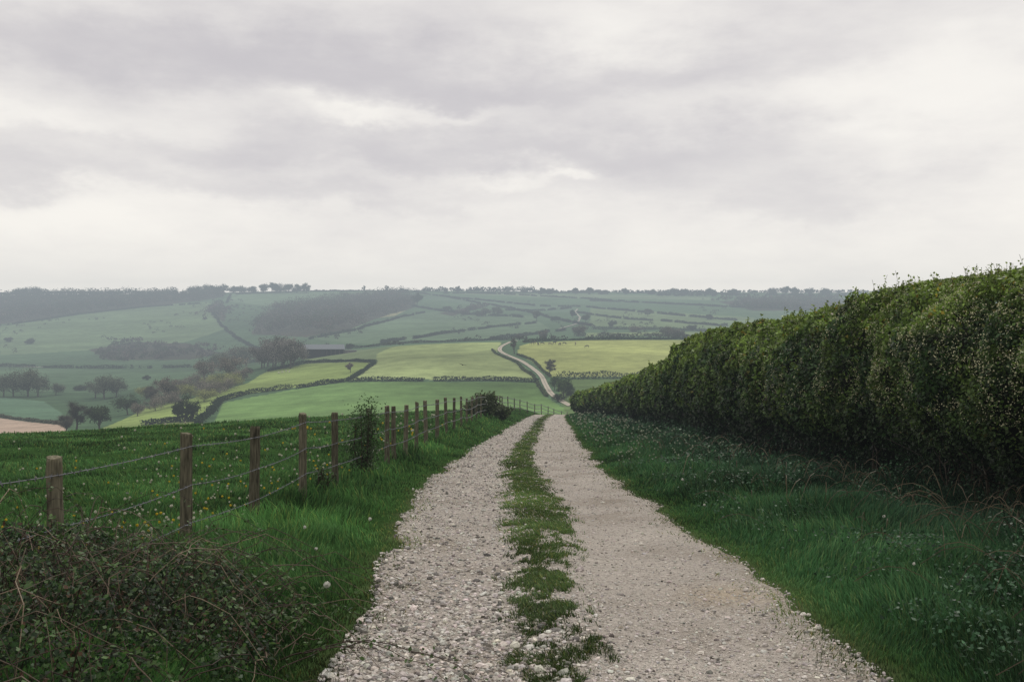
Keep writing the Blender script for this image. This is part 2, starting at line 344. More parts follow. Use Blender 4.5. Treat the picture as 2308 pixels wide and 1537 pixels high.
for i in range(480):
    y=sampY(1,4.5,30)[0]; x=float(eR(y))+1.0+rng.uniform(0,1)**.6*(hX(y)-float(eR(y))-.9); z=float(terrain(x,y)); L=rng.uniform(.2,.9); a=rng.uniform(0,6.28); hh=rng.uniform(.2,.5)
    s=np.linspace(0,1,7); p=np.stack([x+np.cos(a)*L*s,y+np.sin(a)*L*s,z+hh*np.sin(s*2.4)],1)
    G.add(*tube(p,.0018+.0002*y,3),np.array([.14,.11,.07])*rng.uniform(.4,1.4))
G.make('nettle_undergrowth',M_leaf)
# ------------------------------------------------ big hedge
def hedge_surface(Ys,q):
    H=hH(Ys)+(fbm(Ys*.5,Ys*0,71,3)-.5)*.95+(fbm(Ys*1.9,Ys*0,75,2)-.5)*.22
    lump=(fbm(Ys*.6,q*2.2,72,3)-.5)*1.7+(fbm(Ys*1.9,q*6,73,2)-.5)*.85
    face=q<1
    zf=.08+np.clip(q,0,1)*(H-.08)
    lean=-.38*np.sin(np.clip(q,0,1)*2.6)+.42*sst(.75,1,q)+.40*(1-sst(0,.35,q))
    x=hX(Ys)+lean+lump*.5
    xt=x+(q-1)/.6*2.0
    z=np.where(face,zf,H+lump*.3+.12*np.sin(np.clip((q-1)/.6,0,1)*3.14))
    return np.where(face,x,xt),z
G=Geo(); n=275000
Ys=sampY(n,7.2,185,.75); q=rng.uniform(0,1,n)**.95*1.45
x,z=hedge_surface(Ys,q); dep=rng.exponential(.12,n)
Nn=np.where((q<1)[:,None],np.array([-1,-.15,.35]),np.array([-.2,0,1.]))
P=np.stack([x,Ys+.05*rng.normal(size=n),z+terrain(hX(Ys),Ys)],1)-Nn*(dep-.09)[:,None]
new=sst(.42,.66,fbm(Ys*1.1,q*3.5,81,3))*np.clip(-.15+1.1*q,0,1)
new=np.clip(new+sst(.8,1.05,q)*.7+sst(40,60,Ys)*.25*q,0,1)[:,None]  # also paints the far stretch's sunlit top in the new-growth colour
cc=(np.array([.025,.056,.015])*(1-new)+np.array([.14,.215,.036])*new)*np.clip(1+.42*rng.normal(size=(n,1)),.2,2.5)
cc*=(.5+.5*sst(0,.6,q))[:,None]*(.4+1.2*fbm(Ys*3.2,q*11,88,2))[:,None]  # shade at the hedge foot painted in as darker leaves, plus mottling
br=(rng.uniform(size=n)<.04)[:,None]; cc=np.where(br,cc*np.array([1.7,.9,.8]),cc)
hole=fbm(Ys*1.5,q*5,99,3); keep=(rng.uniform(size=n)<np.where(q<.2,.6,1))&((hole>.42)|(rng.uniform(size=n)<.3)|(q>.95))
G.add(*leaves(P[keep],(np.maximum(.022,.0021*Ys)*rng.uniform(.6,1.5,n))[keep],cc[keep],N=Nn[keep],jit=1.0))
for i in range(3000):
    y=sampY(1,7.5,150,.7)[0]; top=rng.uniform()<.5; qq=rng.uniform(.9,1.3) if top else rng.uniform(.3,1.0)
    x0,z0=hedge_surface(np.array([y]),np.array([qq])); zb=z0[0]+float(terrain(hX(y),y))-.05
    L=rng.uniform(.08,.34)*(1.5 if rng.uniform()<.14 else 1)*(1 if top else .75); d=np.array([rng.normal(0,.35)-(0 if top else .7),rng.normal(0,.35),1]); d/=np.linalg.norm(d)
    k=14; s=rng.uniform(0,1,k); P=np.array([x0[0],y,zb])+d*(s*L)[:,None]+rng.normal(0,.022,(k,3))
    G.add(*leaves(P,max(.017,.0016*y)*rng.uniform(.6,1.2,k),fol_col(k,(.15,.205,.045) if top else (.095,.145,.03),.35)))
    if y<40 and top: G.add(*tube(np.array([[x0[0],y,zb],[x0[0],y,zb]+d*L]),.003,3),np.array([.09,.06,.03]))
n=9000; Ys=sampY(n,8.5,32,.6); q=rng.uniform(.38,1.3,n); bl=fbm(Ys*1.7,q*6,95,3); k=bl>.52; Ys=Ys[k];q=q[k];n=len(Ys)
x,z=hedge_surface(Ys,q); Nn=np.where((q<1)[:,None],np.array([-1,-.15,.35]),np.array([-.2,0,1.]))
P0=np.stack([x,Ys,z+terrain(hX(Ys),Ys)],1)+Nn*.09; P=np.repeat(P0,3,0)+rng.normal(0,.022,(3*n,3))
G.add(*leaves(P,rng.uniform(.008,.017,3*n),fol_col(3*n,(.46,.45,.28),.25),N=np.repeat(Nn,3,0)))
for i in range(120):
    y=sampY(1,7.5,50,.8)[0]; x0=hX(y)+rng.uniform(.05,.7); z0=float(terrain(x0,y)); H=rng.uniform(.5,1.2)
    p=np.array([[x0,y,z0-.1],[x0+rng.normal(0,.12),y+rng.normal(0,.2),z0+H*.5],[x0+rng.normal(0,.3),y+rng.normal(0,.45),z0+H]])
    G.add(*tube(p,[.02,.013,.006],5),np.array([.06,.05,.035])*rng.uniform(.5,1.4))
hedge=G.make('hawthorn_hedge',M_leaf)
ky=np.geomspace(7,190,220); sec=np.array([0,.12,.3,.5,.75,1.,1.3,1.6]); V=[]
for y in ky:
    qs=sec; x,z=hedge_surface(np.full(len(qs),y),qs); zt=float(terrain(hX(y),y))
    x=x+np.where(qs<1,.45,.1); z=z-np.where(qs>.9,.34,0); z[0]=-.15
    V.append(np.stack([x,np.full(len(qs),y),z+zt],1)); V[-1]=np.vstack([V[-1],[x[-1],y,zt-.2]])
V=np.array(V); nr,ncn=V.shape[:2]; idx=np.arange(nr*ncn).reshape(nr,ncn)
Fq=np.stack([idx[:-1,:-1],idx[:-1,1:],idx[1:,1:],idx[1:,:-1]],-1).reshape(-1,4)
Vf=V.reshape(-1,3); Vf=Vf+.05*rng.normal(size=Vf.shape)
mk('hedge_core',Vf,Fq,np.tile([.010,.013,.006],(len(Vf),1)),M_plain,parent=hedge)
# ------------------------------------------------ fence
fence=bpy.data.objects.new('barbed_wire_fence',None); bpy.context.collection.objects.link(fence)
pz=[4.9,7.41,10.1,12.45,14.95,17.24,20.6,22.9,23.9,25.9,28.05,30.4,33.4,36.6,39.6,43.1,46,49,52.5,56,60,64.5,69,74,79]
px=[-3.65+.0339*z for z in pz]
pt=[None,1030,975,960,931,929,920,915,915,912,905,903,900,896,896,893]
pz2=[84,89,94,99,104,109,114,119,124,129,134,139]; 
px2=list(np.interp(pz2,[79,85,100,112,125,139],[-.97,-.8,.9,3.0,5.4,9.0]))
posts=[]; G=Geo()
for i,(x,y) in enumerate(list(zip(px,pz))+list(zip(px2,pz2))):
    z=float(terrain(x,y))
    h=1.22+rng.normal(0,.03)
    if i<len(pt) and pt[i]: h=min(max((768-pt[i])/F0*y+EYE-z,1.05),1.5)
    lean=rng.normal(0,.016,2); r=.060*rng.uniform(.85,1.1)
    if i>14: r=.05
    nn=11; s=np.array([-.25,0,.15,.3,.45,.6,.75,.9,.975,1.0]); p=np.stack([x+lean[0]*s*h,y+lean[1]*s*h,z+s*h],1)
    rr=r*np.array([1.05,1.05,1.03,1.0,.99,.98,.97,.96,.95,.88])
    V,F=tube(p,rr,nn); V=V+.003*rng.normal(size=V.shape); sl=rng.normal(0,.12,2); tp=V[:,2]>z+h*.95; V[tp,2]+=(V[tp,0]-x)*sl[0]+(V[tp,1]-y)*sl[1]
    c=np.array([.095,.088,.062])*rng.uniform(.75,1.2); CC=np.tile(c,(len(V),1)); 
    top=V[:,2]>z+h*.985; CC[top]*=1.4
    G.add(V,F,CC); posts.append((p[-1],p[1],h))
G.make('fence_posts',M_bark,parent=fence)
G=Geo()
for k,off in enumerate([.13,.52,.90]):
    for a,b in zip(posts[:-1],posts[1:]):
        A=a[0]-np.array([-.06,0,off]);B=b[0]-np.array([-.06,0,off]); s=np.linspace(0,1,9)
        sg=.012 if k!=1 else .025
        p=A+(B-A)*s[:,None]; p[:,2]-=sg*4*s*(1-s)
        rad=max(.0036,.00026*A[1]); G.add(*tube(p,rad,4),np.array([.11,.115,.13]))
        if A[1]<32:
            L=np.linalg.norm(B-A); nb=int(L/.11)
            for j in range(nb):
                t=(j+.5)/nb; c=A+(B-A)*t; c[2]-=sg*4*t*(1-t)
                d=rdir(2)*.020
                for dd in d: G.add(*tube(np.array([c-dd,c+dd]),.003,3),np.array([.10,.105,.12]))
G.make('barbed_wire',M_metal,parent=fence)
# ------------------------------------------------ bramble
G=Geo(); n=80000
bx,by=-3.15,6.0
def bh(X1,Y1):
    e=((X1-bx)/1.7)**2+((Y1-by)/2.3)**2
    return .66*np.clip(1-e,0,1)**.6*(.10+1.5*fbm(X1*1.7,Y1*1.5,14,3))
ang=rng.uniform(0,6.28,n); rr=np.sqrt(rng.uniform(0,1,n)); X1=bx+rr*np.cos(ang)*1.7; Y1=by+rr*np.sin(ang)*2.3
hm=bh(X1,Y1); dpt=rng.exponential(.15,n); Z1=terrain(X1,Y1)+np.maximum(.02,hm-dpt+.04)
gr=rng.uniform(size=n)[:,None]
cc=np.where(gr<.6,np.array([.022,.046,.017]),np.where(gr<.90,np.array([.045,.085,.026]),np.array([.085,.05,.03])))*np.clip(1+.4*rng.normal(size=(n,1)),.3,2.2)*(.3+1.4*fbm(X1*3,Y1*3,37,2))[:,None]
kp=fbm(X1*4,Y1*4,17,2)>.47
G.add(*leaves(np.stack([X1,Y1,Z1],1)[kp],rng.uniform(.008,.022,n)[kp],cc[kp],N=np.tile([0,-.3,1.],(n,1))[kp],jit=1.2,asp=.65))
for i in range(640):
    a=rng.uniform(0,6.28); r0=rng.uniform(0,1.)**.6; x=bx+r0*np.cos(a)*1.8; y=by+r0*np.sin(a)*2.3; z=float(terrain(x,y)); H0=float(bh(np.array([x]),np.array([y]))[0]); hh=H0*rng.uniform(.7,1.15)+rng.uniform(.05,.22); L=rng.uniform(.3,1.4); b=rng.uniform(0,6.28)
    s=np.linspace(0,1,10); p=np.stack([x+np.cos(b)*L*s,y+np.sin(b)*L*s,z+hh*np.sin(s*2.8)],1)+.014*rng.normal(size=(10,3))
    dead=rng.uniform()<.36; G.add(*tube(p,np.linspace(.0042,.0016,10)*rng.uniform(.6,1.2),4),(np.array([.24,.185,.13]) if dead else np.array([.065,.042,.03]))*rng.uniform(.4,1.3))
    if not dead and rng.uniform()<.6:
        kk=36; t=rng.uniform(.2,1,kk); PP=np.stack([np.interp(t,s,p[:,j]) for j in range(3)],1)+rng.normal(0,.025,(kk,3))
        G.add(*leaves(PP,rng.uniform(.010,.022,kk),fol_col(kk,(.055,.10,.028),.35),N=np.tile([0,0,1.],(kk,1)),jit=.9,asp=.65))
G.make('bramble_bush',M_leaf)
# ------------------------------------------------ small bushes by fence
def bush(name,x,y,w,h,n,ls,col):
    G=Geo(); z=float(terrain(x,y))
    for i in range(11):
        a=rng.uniform(0,6.28); top=rng.uniform(.6,1.); p=np.array([[x,y,z-.05],[x+np.cos(a)*w*.15,y+np.sin(a)*w*.15,z+h*.4],[x+np.cos(a)*w*rng.uniform(.1,.5)*(1.4-top),y+np.sin(a)*w*.3,z+h*top]])
        G.add(*tube(p,[.02,.012,.005],4),np.array([.06,.045,.03]))
        m=n//11; t=rng.uniform(.15,1.08,m); PP=np.stack([np.interp(t,[0,.5,1],p[:,j]) for j in range(3)],1)+rng.normal(0,1,(m,3))*np.array([w*.11,w*.11,h*.07])
        PP[:,2]=np.maximum(PP[:,2],z+.05)
        G.add(*leaves(PP,ls*rng.uniform(.6,1.4,m),fol_col(m,col,.35)))
    return G.make(name,M_leaf)
bush('hawthorn_sapling',-2.97,19.7,1.1,1.45,3200,.024,(.04,.078,.024))
bush('hawthorn_sapling',-2.95,15.6,.5,.5,500,.020,(.04,.078,.024))
bush('fence_bush',-1.6,60,2.2,1.35,2200,.085,(.06,.08,.035))
bush('fence_bush',-.7,64,1.8,1.0,1200,.085,(.06,.08,.035))
bush('fence_bush',-2.4,62,1.6,.9,900,.085,(.06,.08,.035))
# ------------------------------------------------ dandelions, cow parsley
def dots(n,Xs,Ys,hh,r,col,stem=True):
    G=Geo(); Z=terrain(Xs,Ys)
    for x,y,z,h,rr in zip(Xs,Ys,Z,hh,r):
        G.add(*tube(np.array([[x,y,z],[x+.01,y,z+h]]),max(.0015,.00012*y),3),np.array([.10,.12,.06]))
        k=26; d=rdir(k); P=np.array([x+.01,y,z+h])+d*rr*.75
        G.add(*leaves(P,rr*.5,np.tile(col,(k,1)),N=d,jit=.3,asp=1))
    return G
n=380; Ys=sampY(n,9,60,.7); Xs=-3.9+.034*Ys-rng.exponential(1,n)*Ys*.16
G=dots(n,Xs,Ys,rng.uniform(.12,.25,n),np.maximum(.02,.0013*Ys)*rng.uniform(.5,1.1,n),(.50,.50,.40))
x2=np.array([-1.45,-1.75,2.6,-1.9,-2.3,-1.6,3.3,4.1,2.9]); y2=np.array([7.75,12.2,13.5,9.6,11,16,8.2,11,17])
G2=dots(9,x2,y2,[.19,.16,.2,.17,.18,.2,.22,.25,.25],[.030,.024,.018,.018,.02,.022,.014,.018,.022],(.6,.6,.54))
G.V+=G2.V; G.C+=G2.C; G.F+=[f+G.n for f in G2.F]; G.n+=G2.n
G.make('dandelion_clocks',M_grass)
n=150; Ys=sampY(n,9,45,.9); Xs=-3.9+.034*Ys-rng.exponential(1,n)*Ys*.15
dots(n,Xs,Ys,rng.uniform(.12,.18,n),np.maximum(.018,.0011*Ys),(.55,.42,.03)).make('dandelion_flowers',M_grass)
n=280; Ys=sampY(n,22,95,.6); Xs=eR(Ys)+rng.uniform(.2,3.2,n)
dots(n,Xs,Ys,rng.uniform(.2,.5,n),.0009*Ys,(.34,.37,.28)).make('cow_parsley',M_grass)
# ------------------------------------------------ field hedgerows, distant track
def resample(W,step):
    W=np.array(W); d=np.r_[0,np.cumsum(np.linalg.norm(np.diff(W,axis=0),axis=1))]; s=np.arange(0,d[-1],step)
    return np.stack([np.interp(s,d,W[:,0]),np.interp(s,d,W[:,1])],1)
def hrow(pts,h=1.5,w=1.6,col=(.026,.042,.020),gap=0,dens=1.,name='field_hedgerow'):
    W=[sight(*q)[:2] for q in pts]; dm=np.mean([q[1] for q in W]); ls=max(.28,dm*.0005)
    P=resample(W,.5*ls/dens); rep=6; P=np.repeat(P,rep,0); m=len(P)
    P=P+np.stack([(fbm(P[:,0]/25,P[:,1]/25,51,2)-.5)*5,(fbm(P[:,0]/25,P[:,1]/25,53,2)-.5)*5],1)*(1 if gap else .3)
    hv=h*(.45+1.1*fbm(P[:,0]/7,P[:,1]/7,5,3))
    o=rng.normal(0,w*.28,(m,2)); z=terrain(P[:,0],P[:,1]); PP=np.stack([P[:,0]+o[:,0],P[:,1]+o[:,1],z+hv*rng.uniform(0,1,m)],1)
    if gap: kk=fbm(PP[:,0]/9,PP[:,1]/9,gap,2)>.33; PP=PP[kk]
    G=Geo(); G.add(*leaves(PP,ls*rng.uniform(.6,1.3,len(PP)),fol_col(len(PP),col,.3),asp=.8)); return G.make(name,M_dist)
hrow([(665,876),(720,868),(780,860),(870,859),(955,860)]); hrow([(977,859),(1090,858),(1212,862)])
hrow([(440,960),(455,945),(500,905),(560,888),(655,876)],1.6,2.0)
hrow([(785,858),(815,842),(847,818),(800,815),(690,818),(600,838)],1.2)
hrow([(665,803),(760,789),(850,780),(1000,771),(1110,767),(1150,766)],1.7)
hrow([(1180,772),(1240,768),(1290,767),(1510,765),(1700,767)],1.3)
hrow([(1255,855),(1330,853),(1500,852)],2.4,2.5)
hrow([(1110,790),(1118,798),(1163,818),(1203,848),(1219,880),(1232,895)],.8,.8,(.07,.09,.04))
hrow([(1165,800),(1200,812),(1222,835),(1240,850)],.8,.8,(.07,.09,.04))
hrow([(320,962),(380,952),(440,950)],1.5); hrow([(-200,930),(0,942),(140,957)],1.0,1,(.1,.11,.07)); 
FAR=(.030,.040,.026)
for q in [[(1100,765),(1180,757),(1290,742),(1400,742),(1640,748)],[(1290,757),(1400,757),(1640,762)],[(510,683),(520,664),(690,657),(850,656)],
          [(930,658),(1000,668),(1120,690),(1200,705),(1330,735)],[(1000,668),(1210,690),(1320,692),(1660,722)],[(1300,705),(1420,720),(1640,735)],
          [(1050,660),(1300,672),(1640,692),(1850,700)],[(700,765),(800,745),(900,716),(960,704)],[(470,690),(500,735),(560,780),(640,795)],
          [(1000,662),(1300,660),(1640,662)],[(860,773),(1000,752),(1110,738),(1210,728)],[(0,826),(120,829),(300,830),(430,828)],
          [(0,735),(180,708),(330,692),(470,683)],[(930,690),(1050,708),(1180,716)],[(1140,700),(1230,700),(1290,694)],[(1330,678),(1500,684),(1700,694)],[(500,830),(560,818),(680,803)]]:
    hrow(q,2.3,2.4,FAR,gap=13,dens=.8)
def ribbon(name,pts,w,col,lift=.2):
    W=resample([sight(*q)[:2] for q in pts],3.); k=np.ones(7)/7
    W=np.stack([np.convolve(np.pad(W[:,j],3,mode='edge'),k,'valid') for j in range(2)],1)
    t=np.gradient(W,axis=0); t/=np.linalg.norm(t,axis=1,keepdims=True); nn=np.stack([-t[:,1],t[:,0]],1)
    n=len(W); out=[]; cols=[]
    for q in (-.5,-.14,0,.14,.5):
        A=W+nn*w*q*(1+.2*(fbm(W[:,0]/6,W[:,1]/6,int(q*10)+9,2)-.5))[:,None]; out.append(np.c_[A,terrain(A[:,0],A[:,1])+lift]); cols.append(np.tile(np.array(col)*(.55 if q==0 else 1),(n,1)))
    V=np.concatenate(out); i=np.arange(n-1); F=np.concatenate([np.stack([i+k*n,i+1+k*n,i+1+(k+1)*n,i+(k+1)*n],1) for k in range(4)]); mk(name,V,F,np.concatenate(cols),M_plain)
ribbon('farm_track',[(1290,918),(1262,903),(1243,890),(1232,872),(1222,850),(1205,833),(1180,817),(1150,804),(1128,794),(1124,786),(1135,778),(1152,771),(1165,767)],1.9,(.37,.33,.26))
ribbon('farm_track',[(1260,742),(1300,730),(1308,715),(1296,703),(1302,696)],2.4,(.27,.25,.2),.5)
ribbon('farm_track',[(-200,825),(0,826),(110,829)],2.0,(.35,.33,.28),.5)
# ------------------------------------------------ trees
def tree(name,x,yb,hp,wp,kind='leaf',col=(.05,.065,.035),dmin=200):
    if x<680 and dmin==200 and hp>28: hp*=1.12; wp*=1.22
    b=sight(x,yb,dmin); d=b[1]; h=hp/F0*d; w=wp/F0*d; G=Geo(); bark=np.array([.08,.07,.055]); col=np.array(col)*1.35
    lean=rng.normal(0,.04,2)*h
    tp=b+np.array([lean[0],lean[1],h*.5]); G.add(*tube(np.array([b-[0,0,.5],b+(tp-b)*.5+[0,0,0],tp]),[.035*h,.026*h,.018*h],6),bark)
    nb=20
    cz=.58 if kind!='bush' else .42; rz=.42
    for i in range(nb):
        dd=rdir(1)[0]; rad=rng.uniform(.3,.85); c=b+np.array([dd[0]*w*.5*rad+lean[0],dd[1]*w*.5*rad+lean[1],h*(cz+rz*dd[2]*rad*.9)])
        st=b+(tp-b)*rng.uniform(.3,1.0); mid=(st+c)/2+rdir(1)[0]*h*.03
        G.add(*tube(np.array([st,mid,c]),[.014*h,.009*h,.004*h],4),bark)
        br=w*rng.uniform(.12,.22); sh=rng.uniform(.65,1.4)
        if kind=='bare':
            m=150; dr=rdir(m); dr[:,2]=np.abs(dr[:,2])*.9-.1; p0=c+rdir(m)*br*.4*rng.uniform(0,1,(m,1)); p1=p0+dr*br*rng.uniform(.5,1.3,(m,1)); s=nrm(np.cross(dr,rdir(m)))*max(.03,.00009*d)
            V=np.stack([p0-s,p0+s,p1],1).reshape(-1,3); G.add(V,np.arange(3*m).reshape(-1,3),fol_col(3*m,col,.2))
            m=26; G.add(*leaves(c+rdir(m)*br*rng.uniform(.2,1,(m,1)),h*.02*rng.uniform(.6,1.3,m),fol_col(m,col,.3)))
        else:
            m=140; G.add(*leaves(c+rdir(m)*np.array([br,br,br*.8])*rng.uniform(.2,1.1,(m,1)),max(h*.026,.0004*d)*rng.uniform(.6,1.3,m),fol_col(m,np.array(col)*sh,.25)))
    return G.make(name,M_dist)
DK=(.03,.042,.02); BR=(.08,.072,.058); LB=(.135,.12,.10); GN=(.05,.075,.028); YG=(.17,.18,.075); GY=(.085,.095,.07)
tree('bare_tree',172,974,66,74,'bare',(.05,.048,.038)); tree('bare_tree',225,972,62,66,'leaf',DK); tree('bare_tree',150,977,42,50,'bare',BR)
tree('round_tree',288,935,44,60,'leaf',DK); tree('ivy_tree',415,952,58,54,'leaf',DK); tree('ivy_tree',400,950,44,30,'leaf',DK); tree('ivy_tree',432,950,42,30,'leaf',DK)
tree('grey_tree',235,899,50,72,'leaf',GY); tree('grey_tree',262,894,40,54,'leaf',GY); tree('grey_tree',215,897,40,50,'leaf',GY); tree('grey_tree',62,894,58,92,'leaf',GY); tree('grey_tree',85,894,48,60,'leaf',GY); tree('grey_tree',30,894,46,60,'leaf',GY); tree('grey_tree',8,894,44,60,'leaf',GY); tree('grey_tree',125,890,28,44,'leaf',GY)
tree('bare_tree',380,907,52,64,'leaf',LB); tree('bare_tree',345,907,34,54,'bare',BR)
for x,y,w in ((430,897,54),(455,885,64),(480,878,54),(505,882,54),(530,868,44),(400,895,44),(445,870,54),(350,925,44),(310,938,34),(370,912,54),(415,880,50),(480,892,50),(520,875,50),(395,915,40),(330,900,40),(545,858,44),(375,890,50),(500,866,50),(460,905,50)): tree('valley_bush',x,y,34,w,'bush',YG if rng.uniform()<.45 else LB)
tree('brown_tree',515,858,54,70,'leaf',LB); tree('brown_tree',460,860,46,54,'leaf',LB); tree('grey_tree',480,842,42,60,'leaf',GY)
tree('grey_tree',530,828,44,68,'leaf',LB); tree('grey_tree',555,824,42,58,'leaf',GY); tree('grey_tree',500,834,36,50,'leaf',GY)
for x,h,w in ((590,52,56),(603,60,64),(620,62,68),(636,64,68),(654,62,66),(660,52,56),(640,50,70),(615,48,70),(595,44,56)): tree('ash_tree',x,828+rng.uniform(-3,4),h,w,'leaf',(.115,.108,.10))
tree('field_tree',790,840,24,26,'bare',(.13,.11,.09)); tree('field_tree',1238,850,44,38,'bare',BR); tree('field_tree',1160,798,42,20,'bare',BR)
tree('track_tree',1270,898,50,44,'leaf',GN); tree('track_tree',1250,880,36,34,'leaf',GN); tree('track_tree',1285,902,36,36,'leaf',DK); tree('track_tree',1258,906,24,34,'bush',DK); tree('track_tree',1166,767,16,12,'leaf',BR)
tree('hill_tree',1320,726,20,26,'leaf',DK); tree('hill_tree',1250,724,11,24,'leaf',DK); tree('hill_tree',1210,724,28,22,'leaf',GY); tree('hill_tree',1305,758,28,42,'leaf',BR)
tree('hill_tree',1500,762,26,44,'leaf',BR); tree('hill_tree',1530,762,22,36,'leaf',BR); tree('hill_tree',1430,748,16,40,'bush',BR); tree('hill_tree',790,788,16,20,'leaf',DK); tree('hill_tree',940,690,32,30,'leaf',DK)
tree('hill_tree',1290,716,18,18,'leaf',DK); tree('hill_tree',1225,765,22,30,'leaf',BR); tree('hill_tree',1460,712,18,22,'leaf',GY); tree('hill_tree',1120,712,22,30,'leaf',GY); tree('hill_tree',1095,712,18,30,'leaf',GY)
for x,y,h,w in ((20,770,12,20),(68,775,16,26),(330,856,14,18),(180,880,14,34),(560,840,14,26),(700,800,12,22),(1080,712,14,24),(1380,735,14,22),(1560,745,16,26),(1600,720,14,22),(1010,700,12,24)): tree('hill_bush',x,y,h,w,'bush',(.045,.055,.035))
for x,h,w in ((75,20,52),(50,14,40),(594,22,30),(612,26,32),(632,22,34),(650,24,32),(668,22,28),(690,27,30),(545,16,40),(570,16,34),(525,16,30),(470,20,44),(495,22,40),(440,16,40),(820,16,10),(872,18,10),
    (1222,16,22),(1240,15,26),(1298,16,16),(1330,18,18),(1410,14,24),(1520,15,24),(1545,14,28),(1600,14,26),(1650,12,28),(1740,16,30),(1770,20,26),(1790,17,26),(1825,15,28),(1860,14,34),(1470,10,26),(1360,9,26),(1180,11,18),(905,10,20),(1030,18,12),(1005,14,12)):
    yb={True:663,False:660}[x>1200]; tree('ridge_tree',x,yb,h*1.15,w,'bare' if w<11 else 'bush',(.05,.048,.042),1500)
def crowns(name,P,hh,ww,nq,qs,cols):
    n=len(P); c=np.repeat(P,nq,0); H=np.repeat(hh,nq);Wd=np.repeat(ww,nq); d=rdir(n*nq); d[:,2]=np.abs(d[:,2])*1.0-.15
    r=rng.uniform(.6,1.05,n*nq); off=np.stack([d[:,0]*Wd*.5*r,d[:,1]*Wd*.5*r,H*(.35+.62*d[:,2]*r)],1)
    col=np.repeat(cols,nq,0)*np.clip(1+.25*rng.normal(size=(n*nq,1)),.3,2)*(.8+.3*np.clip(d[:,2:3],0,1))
    G=Geo(); G.add(*leaves(c+off,qs*rng.uniform(.6,1.3,n*nq),col,asp=.85)); return G.make(name,M_dist)
def inW(W,p):
    ins=np.zeros(len(p),bool); n=len(W)
    for i in range(n):
        x1,y1=W[i];x2,y2=W[(i+1)%n]
        ins^=((y1>p[:,1])!=(y2>p[:,1]))&(p[:,0]<(x2-x1)*(p[:,1]-y1)/((y2-y1) if y2!=y1 else 1e-9)+x1)
    return ins
for W,sp,hh in zip(wpoly,(8.5,8.5,11,8,11,9),(14,13,8,6,9,6)):
    lo=W.min(0)-12;hi=W.max(0)+12; nn=int((hi-lo).prod()/sp**2); p=lo+(hi-lo)*rng.uniform(size=(nn,2))
    jx=p+np.stack([(fbm(p[:,0]/40,p[:,1]/40,3,2)-.5)*60,(fbm(p[:,0]/40,p[:,1]/40,7,2)-.5)*90],1); p=p[inW(W,jx)]
    if len(p)>4500: p=p[:4500]
    z=terrain(p[:,0],p[:,1]); n=len(p); h=hh*rng.uniform(.55,1.3,n)
    cols=np.array([.085,.067,.060])*np.clip(1+.35*rng.normal(size=(n,1)),.45,2.)*(.6+.8*fbm(p[:,0]/50,p[:,1]/70,23,2))[:,None]; g=rng.uniform(size=n)<.25; cols[g]=np.array([.06,.075,.04])
    crowns('distant_woodland',np.c_[p,z],h,h*rng.uniform(.8,1.2,n),26,max(.7,lo[1]*.0008),cols)
def skyline(x0,x1,hpx,name,col,dens=1.,yb=658,nn=None):
    nn=nn or int((x1-x0)/3*dens); xsv=rng.uniform(x0,x1,nn); P=np.array([sight(x,yb,1500) for x in xsv]); h=hpx/F0*P[:,1]*rng.uniform(.5,1.15,nn)
    crowns(name,P,h,h*rng.uniform(.7,1.6,nn),26,1.2,np.tile(col,(nn,1)))
skyline(950,1200,14,'pine_plantation',(.04,.046,.04),1.3); skyline(1200,2000,8,'distant_treeline',(.055,.055,.048),.9,660); skyline(0,510,8,'distant_treeline',(.06,.052,.047),1.4,662)
skyline(-300,0,10,'distant_treeline',(.06,.052,.047),1,664); skyline(700,950,3.5,'distant_treeline',(.06,.06,.05),.8,656); skyline(2000,2800,9,'distant_treeline',(.06,.06,.05),.8,662)
skyline(1480,1950,11,'distant_treeline',(.05,.05,.045),.7,668)
n=1100; P=[]
for i in range(n):
    x=rng.uniform(-50,1650); y=rng.uniform(670,800); 
    if fbm(np.array([x/90.]),np.array([y/22.]),66,2)[0]>.55: P.append(sight(x,y,600))
P=np.array(P); h=rng.uniform(2,5.5,len(P)); crowns('hillside_scrub',P,h,h*1.4,20,.6,np.tile([.055,.06,.04],(len(P),1)))
# ------------------------------------------------ barn
b=sight(728,803,420); bd=b[1]; barn=bpy.data.objects.new('farm_barn',None); bpy.context.collection.objects.link(barn); barn.location=b+np.array([0,0,1.1]); barn.rotation_euler=(0,0,math.radians(14))
L=92/F0*bd; Wd=11; H=3.0; R=5.6
def boxm(name,c,s,col):
    V=np.array([[x,y,z] for x in(-.5,.5) for y in(-.5,.5) for z in(-.5,.5)])*s+c
    F=np.array([[0,1,3,2],[4,6,7,5],[0,4,5,1],[2,3,7,6],[0,2,6,4],[1,5,7,3]]); return mk(name,V,F,np.tile(col,(8,1)),M_plain,parent=barn)
V=np.array([[-L/2,-Wd/2,H],[L/2,-Wd/2,H],[L/2,0,R],[-L/2,0,R],[L/2,Wd/2,H],[-L/2,Wd/2,H]]); V*=np.array([1.03,1.06,1])
Vv=np.vstack([V,V-[0,0,.15]]); Fr=np.array([[0,1,2,3],[3,2,4,5],[6,9,8,7],[9,11,10,8],[0,6,7,1],[5,4,10,11],[0,3,9,6],[3,5,11,9],[1,7,8,2],[2,8,10,4]])
mk('roof',Vv,Fr,np.tile([.15,.165,.18],(12,1)),M_plain,parent=barn)
boxm('back_wall',(0,Wd/2-.1,H/2-1),(L,.2,H+2),(.05,.045,.045)); boxm('end_wall_left',(-L/2+.1,0,H/2-1),(.2,Wd-.5,H+2),(.05,.045,.045)); boxm('end_wall_right',(L/2-.1,0,H/2-1),(.2,Wd-.5,H+2),(.07,.06,.055))
boxm('front_wall',(-L*.22,-Wd/2+.1,H/2-1),(L*.5,.2,H+2),(.02,.02,.022))
